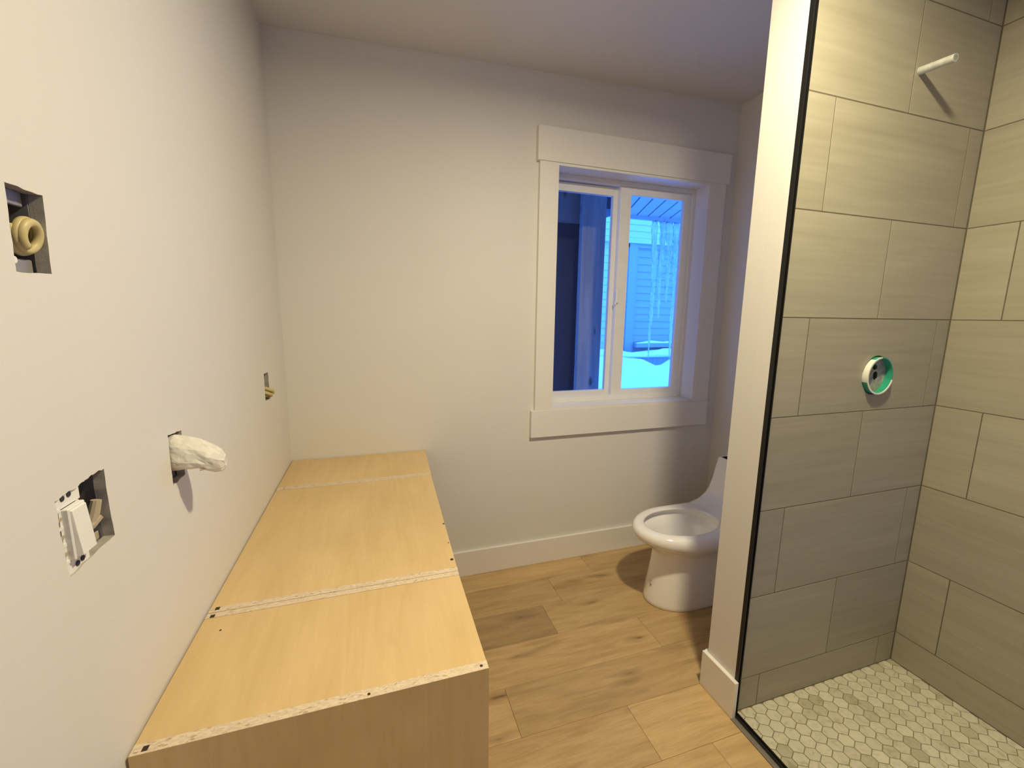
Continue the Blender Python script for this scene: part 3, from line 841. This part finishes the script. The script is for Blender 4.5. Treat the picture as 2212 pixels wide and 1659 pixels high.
# ------------------------------------------------------------------ toilet
TY = -0.457
toilet = thing('toilet', 'white one-piece toilet without seat or lid, facing the vanity', 'toilet', (1.75, TY, 0.0))
NF, NS, NBK = 32, 8, 10
def outline(xf, xc, w, xb, wb, z, rc=0.05, sq=2.0):
    pts = []
    for k in range(NF + 1):
        t = -math.pi / 2 + math.pi * k / NF
        c, s = math.cos(t), math.sin(t)
        pts.append((xc - (xc - xf) * (abs(c) ** (2 / sq)), w * math.copysign(abs(s) ** (2 / sq), s)))
    # side (y = +w) from xc to xb - rc
    for k in range(1, NS + 1):
        f = k / NS; pts.append((xc + (xb - rc - xc) * f, w + (wb - w) * (f * f * (3 - 2 * f))))
    for k in range(1, NBK // 2 + 1):
        t = (math.pi / 2) * k / (NBK // 2)
        pts.append((xb - rc + rc * math.sin(t), wb - rc + rc * math.cos(t)))
    other = [(x, -y) for x, y in reversed(pts[NF + 1:])]
    pts += other
    return [(x, TY + y, z) for x, y in pts]
def loft(bm, loops, cap0=True, cap1=True):
    rs = [[bm.verts.new(p) for p in l] for l in loops]
    n = len(rs[0])
    for a, b in zip(rs, rs[1:]):
        for k in range(n): bm.faces.new((a[k], a[(k + 1) % n], b[(k + 1) % n], b[k]))
    if cap0: bm.faces.new(list(reversed(rs[0])))
    if cap1: bm.faces.new(rs[-1])
    return rs
prof = [(0.0, 1.574, 1.745, .122), (0.004, 1.571, 1.745, .125), (0.02, 1.573, 1.745, .125), (0.08, 1.583, 1.745, .121), (0.16, 1.598, 1.745, .116),
        (0.22, 1.609, 1.745, .114), (0.255, 1.612, 1.745, .117), (0.278, 1.602, 1.745, .126), (0.297, 1.578, 1.745, .143), (0.312, 1.546, 1.745, .160),
        (0.324, 1.519, 1.745, .171), (0.336, 1.503, 1.745, .177), (0.350, 1.495, 1.745, .180), (0.365, 1.4935, 1.745, .1805), (0.377, 1.498, 1.745, .1775),
        (0.385, 1.506, 1.745, .171), (0.389, 1.517, 1.745, .162), (0.390, 1.530, 1.745, .150)]
loops = [outline(xf, xc, w, 2.27 if z > .3 else 2.24, min(w, .165) * (0.98 if z < .3 else 1.0), z, 0.04) for z, xf, xc, w in prof]
base = loops[-1]
HXC, HA, HB = 1.738, 0.1885, 0.126
def hole_ring(a, b, z, dx=0.0):
    out = []
    for (x, y, _) in base:
        t = math.atan2((y - TY) / 0.150, (x - HXC) / 0.215)
        out.append((HXC + dx + a * math.cos(t), TY + b * math.sin(t), z))
    return out
loops += [hole_ring(HA + .012, HB + .012, .3902), hole_ring(HA + .004, HB + .004, .3890), hole_ring(HA, HB, .3855), hole_ring(HA + .002, HB + .002, .3815),
          hole_ring(HA + .022, HB + .022, .3785), hole_ring(HA + .0245, HB + .0245, .370), hole_ring(HA + .0235, HB + .0235, .352), hole_ring(HA + .012, HB + .012, .341),
          hole_ring(HA - .004, HB - .004, .331), hole_ring(HA * .90, HB * .90, .305), hole_ring(HA * .80, HB * .80, .272),
          hole_ring(HA * .64, HB * .66, .232, .015), hole_ring(HA * .46, HB * .48, .205, .03), hole_ring(HA * .25, HB * .3, .185, .04)]
bm = nb(); loft(bm, loops)
obj('bowl', bm, 'china', toilet, smooth=True)

tk = [(.372, 1.885, .164), (.388, 1.905, .166), (.393, 1.932, .169), (.400, 1.965, .172), (.411, 1.994, .176), (.428, 2.022, .180), (.455, 2.047, .184), (.50, 2.068, .188), (.555, 2.085, .1915), (.608, 2.101, .194), (.614, 2.103, .193), (.617, 2.107, .190)]
def tank_ring(xf, w, z, rc=0.018, xb=2.292, bow=0.008):
    pts = []
    n = 14
    for k in range(n + 1):
        s = -1 + 2 * k / n
        pts.append((xf + bow * s * s * 0.6 + 0.062 * (1 - s * s) * max(0.0, min(1.0, (0.50 - z) / 0.09)), s * (w - rc)))
    for k in range(1, 6):
        t = math.pi / 2 * k / 5; pts.append((xf + bow * .6 + rc - rc * math.cos(t), w - rc + rc * math.sin(t)))
    x1 = xf + bow * .6 + rc
    for k in range(1, 5): pts.append((x1 + (xb - 0.02 - x1) * k / 4, w))
    for k in range(1, 4):
        t = math.pi / 2 * k / 3; pts.append((xb - .02 + .02 * math.sin(t), w - .02 + .02 * math.cos(t)))
    pts += [(x, -y) for x, y in reversed(pts[n + 1:])]
    return [(x, TY + y, z) for x, y in pts]
loops = [tank_ring(xf, w, z) for z, xf, w in tk]
loops += [tank_ring(2.112, .186, .617, .016, 2.285), tank_ring(2.116, .182, .612, .016, 2.281), tank_ring(2.116, .182, .58, .016, 2.281), tank_ring(2.116, .182, .45, .016, 2.281)]
bm = nb(); loft(bm, loops)
tank_ = obj('tank', bm, 'china', toilet, smooth=True)
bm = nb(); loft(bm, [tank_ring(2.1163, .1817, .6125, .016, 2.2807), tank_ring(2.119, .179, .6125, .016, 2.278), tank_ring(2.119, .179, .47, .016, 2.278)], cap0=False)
obj('tank_inset', bm, 'tank_dark', tank_, label='near-black inset darkening the open tank')
for x, y in ((1.992, -0.372), (1.996, -0.424)):
    bm = nb(); disc(bm, (x, y, 0.388), (0, 0, 1), 0.006, 0.0028, 12); obj('bolt_hole', bm, 'screw', toilet)
bm = nb()
tube(bm, [(1.5820, TY - .006, .085), (1.5818, TY - .004, .092), (1.583, TY - .014, .098), (1.584, TY - .004, .105)], 0.0022, 6)
tube(bm, [(1.583, TY + .004, .108), (1.5842, TY - .012, .113)], 0.002, 6)
obj('pedestal_mark', bm, plain('bluish_mark', (0.40, 0.38, 0.42), 0.5), toilet, label='small bluish mark low on the pedestal')  # faint bluish squiggle low on the front
# ------------------------------------------------------------------ outside
# snow ground
def snow_h(x, y):
    h = 0.50 + 0.06 * math.sin(x * 1.7 + 0.6) * math.sin(y * 1.3) + 0.02 * math.sin(x * 5.1 + y * 3.3)
    c = 2.95 + 0.12 * math.sin(x * 2.1)
    h += (0.30 + 0.035 * math.sin(x * 8.5 + 1.0) + 0.03 * math.sin(x * 4.1)) * math.exp(-((y - c) / 0.55) ** 2) if y < c else (0.30 + 0.035 * math.sin(x * 8.5 + 1.0) + 0.03 * math.sin(x * 4.1)) * math.exp(-((y - c) / 0.22) ** 2)
    h += 0.022 * math.sin(x * 13.0 + 0.7) * math.exp(-((y - c) / 0.3) ** 2)
    return h
bm = nb(); NX, NY = 90, 60; grid = []
for j in range(NY + 1):
    row = []
    for i in range(NX + 1):
        x = -2.0 + 10.0 * i / NX; y = 0.70 + 2.86 * j / NY
        row.append(bm.verts.new((x, y, snow_h(x, y))))
    grid.append(row)
for j in range(NY):
    for i in range(NX): bm.faces.new((grid[j][i], grid[j][i + 1], grid[j + 1][i + 1], grid[j + 1][i]))
o = obj('snow_bank', bm, 'snow', None, smooth=True)
tag(o, 'bright snow bank outside under the window', 'snow')
gr = bx(-30, 30, 0.2, 60, -0.3, 0.0); g_ = obj('ground', gr, 'snow'); g_['kind'] = 'structure'; g_['label'] = 'snowy ground outside'

# neighbouring house
YN = 4.0
nh = thing('neighbour_house', 'neighbouring building with horizontal lap siding seen through the window', 'house', (4.5, YN, 0.0))
obj('wall_core', bx(1.6, 5.7, YN + 0.05, YN + 2.5, 0.0, 2.95), 'siding', nh)
def board(x0, x1, z0, z1, y, t=0.014, mat='siding'):
    bm = nb()
    vs = [bm.verts.new(p) for p in ((x0, y - t, z0), (x1, y - t, z0), (x1, y - 0.004, z1), (x0, y - 0.004, z1), (x0, y + .03, z0), (x1, y + .03, z0), (x1, y + .03, z1), (x0, y + .03, z1))]
    for f in ((0, 1, 2, 3), (7, 6, 5, 4), (0, 4, 5, 1), (3, 2, 6, 7), (0, 3, 7, 4), (1, 5, 6, 2)): bm.faces.new([vs[i] for i in f])
    obj('siding_board', bm, mat, nh)
z = 0.72
while z < 2.42:
    board(1.6, 4.215, z, z + 0.111, YN + 0.02, mat='siding_lit'); board(4.385, 5.7, z, z + 0.111, YN + 0.02); z += 0.112
z = 2.565
while z < 2.9:
    board(1.6, 5.7, z, z + 0.097, YN - 0.05, mat='siding_lit'); z += 0.098
obj('band_board', bx(1.6, 5.7, YN - 0.065, YN + 0.05, 2.485, 2.562), 'siding_lit', nh)
obj('band_board', bx(4.215, 5.7, YN - 0.02, YN + 0.05, 2.425, 2.4845), 'siding', nh)
obj('corner_board', bx(4.215, 4.345, YN - 0.03, YN + 0.04, 0.6, 2.4845), 'siding', nh)
obj('door_casing', bx(4.345, 4.385, YN - 0.012, YN + 0.05, 0.6, 2.4245), 'siding', nh)
obj('sill_ledge', bx(4.385, 5.7, YN - 0.10, YN + 0.02, 0.86, 0.925), 'siding', nh)
obj('foundation', bx(1.6, 5.7, YN - 0.03, YN + 0.049, 0.0, 0.715), 'earth', nh)
# snow on the ledge and on the low heap beside it
bm = nb()
for j in range(2): pass
def lump(x0, x1, y0, y1, zb, amp, seed):
    rnd = random.Random(seed); bm = nb(); nx, ny = 26, 6; g = []
    for j in range(ny + 1):
        row = []
        for i in range(nx + 1):
            u, w = i / nx, j / ny
            e_ = (math.sin(math.pi * min(1, max(0, u))) ** 0.35) * (math.sin(math.pi * w) ** 0.5)
            row.append(bm.verts.new((x0 + (x1 - x0) * u, y0 + (y1 - y0) * w, zb + amp * e_ * (0.75 + 0.25 * math.sin(u * 17 + seed) + rnd.uniform(-.08, .08)))))
        g.append(row)
    for j in range(ny):
        for i in range(nx): bm.faces.new((g[j][i], g[j][i + 1], g[j + 1][i + 1], g[j + 1][i]))
    ring = [g[0][i] for i in range(nx + 1)] + [g[j][nx] for j in range(1, ny + 1)] + [g[ny][i] for i in range(nx - 1, -1, -1)] + [g[j][0] for j in range(ny - 1, 0, -1)]
    bm.faces.new(ring)
    return bm
obj('snow_strip', lump(4.39, 5.7, YN - 0.10, YN - 0.0, 0.9255, 0.05, 4), 'snow', nh, smooth=True, label='snow lying on the ledge')
st = thing('timber_stack', 'low snow-covered timber against the neighbouring wall', 'timber', (4.4, 3.74, 0.0))
for q in range(3):
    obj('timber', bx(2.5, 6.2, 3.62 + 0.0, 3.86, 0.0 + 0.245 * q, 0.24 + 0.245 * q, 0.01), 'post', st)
obj('snow_layer', lump(2.5, 6.2, 3.59, 3.88, 0.731, 0.14, 9), 'snow', st, smooth=True, label='lumpy snow on the timber')

# eave soffit of this house: boards running outward at a slight angle
ev = thing('eave', 'underside of the roof overhang with diagonal boards outside the window', 'roof', (3.0, 1.0, 2.31))
sd = Vector((math.sin(0.37), math.cos(0.37), 0))
zt = 2.315
i = -4
x = 1.95 - 0.125 * 1
for q in range(23):
    xa = 0.6 + 0.125 * q
    p0 = Vector((xa, 0.17, zt)); L = (1.70 - 0.17) / sd.y
    p1 = p0 + sd * L
    bm = nb(); w = 0.110
    vs = [(p0.x, p0.y), (p0.x + w, p0.y), (p1.x + w, p1.y), (p1.x, p1.y)]
    prism(bm, vs, zt, zt + 0.018); obj('soffit_board', bm, 'soffit', ev)
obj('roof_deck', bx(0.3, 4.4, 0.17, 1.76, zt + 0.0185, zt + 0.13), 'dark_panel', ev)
obj('fascia', bx(0.9, 4.4, 1.70, 1.74, zt - 0.030, zt + 0.13), 'soffit', ev)
o = obj('roof_snow', bx(0.3, 4.4, 0.17, 1.78, zt + 0.131, zt + 0.50, 0.08, 3), 'snow'); tag(o, 'thick snow on top of the roof overhang', 'snow')

# icicles on the eave
def icicle(x, y, length, r, seed, flat=1.0):
    rnd = random.Random(seed); bm = nb(); n, seg = 26, 10; rings = []
    ph = rnd.uniform(0, 6)
    for k in range(n + 1):
        f = k / n; zz = zt - 0.028 - length * f
        rr = r * (1 - f) ** 0.55 * (1 + 0.16 * math.sin(f * 40 + ph) + 0.10 * math.sin(f * 93 + ph)) + 0.0025
        cx_ = x + 0.010 * math.sin(f * 7 + ph) + 0.02 * f; cy_ = y + 0.01 * math.cos(f * 6 + ph)
        rings.append([bm.verts.new((cx_ + rr * math.cos(a) * (1 + rnd.uniform(-.15, .15)), cy_ + flat * rr * math.sin(a), zz)) for a in [2 * math.pi * q / seg for q in range(seg)]])
    for a, b in zip(rings, rings[1:]):
        for q in range(seg): bm.faces.new((a[q], a[(q + 1) % seg], b[(q + 1) % seg], b[q]))
    bm.faces.new(rings[-1]); bm.faces.new(list(reversed(rings[0])))
    return bm
ics = [(3.045, 1.36, .026, 'longest icicle, leftmost of those hanging from the eave'),
       (3.125, 0.98, .028, 'second icicle from the left under the eave'),
       (3.214, 0.80, .033, 'thickest icicle, third from the left under the eave'),
       (3.302, 1.38, .028, 'long pale icicle, second from the right under the eave'),
       (3.380, 0.95, .024, 'rightmost icicle beside the window frame')]
for q, (x, L, r_, lb) in enumerate(ics):
    o = obj('icicle', icicle(x, 1.722, L, r_, 20 + q), 'ice', None, smooth=True); tag(o, lb, 'icicle', 'icicles on the eave')

# post, beam and dark panel just outside the left pane
pp = thing('porch_post', 'grey knotty board post close outside the left window pane', 'post', (1.70, 0.48, 0.0))
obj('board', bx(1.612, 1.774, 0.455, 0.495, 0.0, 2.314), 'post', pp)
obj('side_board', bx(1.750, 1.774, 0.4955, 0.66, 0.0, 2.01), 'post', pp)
dp = thing('dark_door', 'dark panel with pale header beside the porch post', 'door', (1.2, 0.60, 0.0))
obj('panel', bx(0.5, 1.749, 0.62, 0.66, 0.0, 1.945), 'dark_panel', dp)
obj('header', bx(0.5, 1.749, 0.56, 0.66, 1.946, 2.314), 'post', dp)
bmk = thing('porch_beam', 'dark beam end above the post, right of it', 'beam', (1.86, 0.55, 2.1))
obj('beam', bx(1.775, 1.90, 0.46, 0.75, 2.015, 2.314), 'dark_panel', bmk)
# twigs in the snow
for q, (x, y, lb, pts) in enumerate((
        (2.62, 1.25, 'small dark twig lying on the snow, left', [(0, 0, 0.01), (0.05, 0.02, 0.035), (0.10, 0.05, 0.09)]),
        (2.95, 1.35, 'long dark twig poking from the snow by the frame', [(0, 0, 0.10), (0.09, 0.02, 0.05), (0.16, 0.04, 0.01)]),
        (2.85, 2.1, 'tiny dark twig higher on the snow bank', [(0, 0, 0.0), (0.01, 0.02, 0.06), (0.02, 0.02, 0.10)]))):
    h = snow_h(x, y)
    bm = nb(); tube(bm, [(x + a, y + b, h + c) for a, b, c in pts], [0.006, 0.005, 0.003], 6)
    tube(bm, [(x + pts[1][0], y + pts[1][1], h + pts[1][2]), (x + pts[1][0] + 0.03, y + pts[1][1] + .01, h + pts[1][2] - 0.03)], [0.004, 0.002], 6)
    o = obj('twig', bm, 'twig'); tag(o, lb, 'twig', 'twigs in the snow')
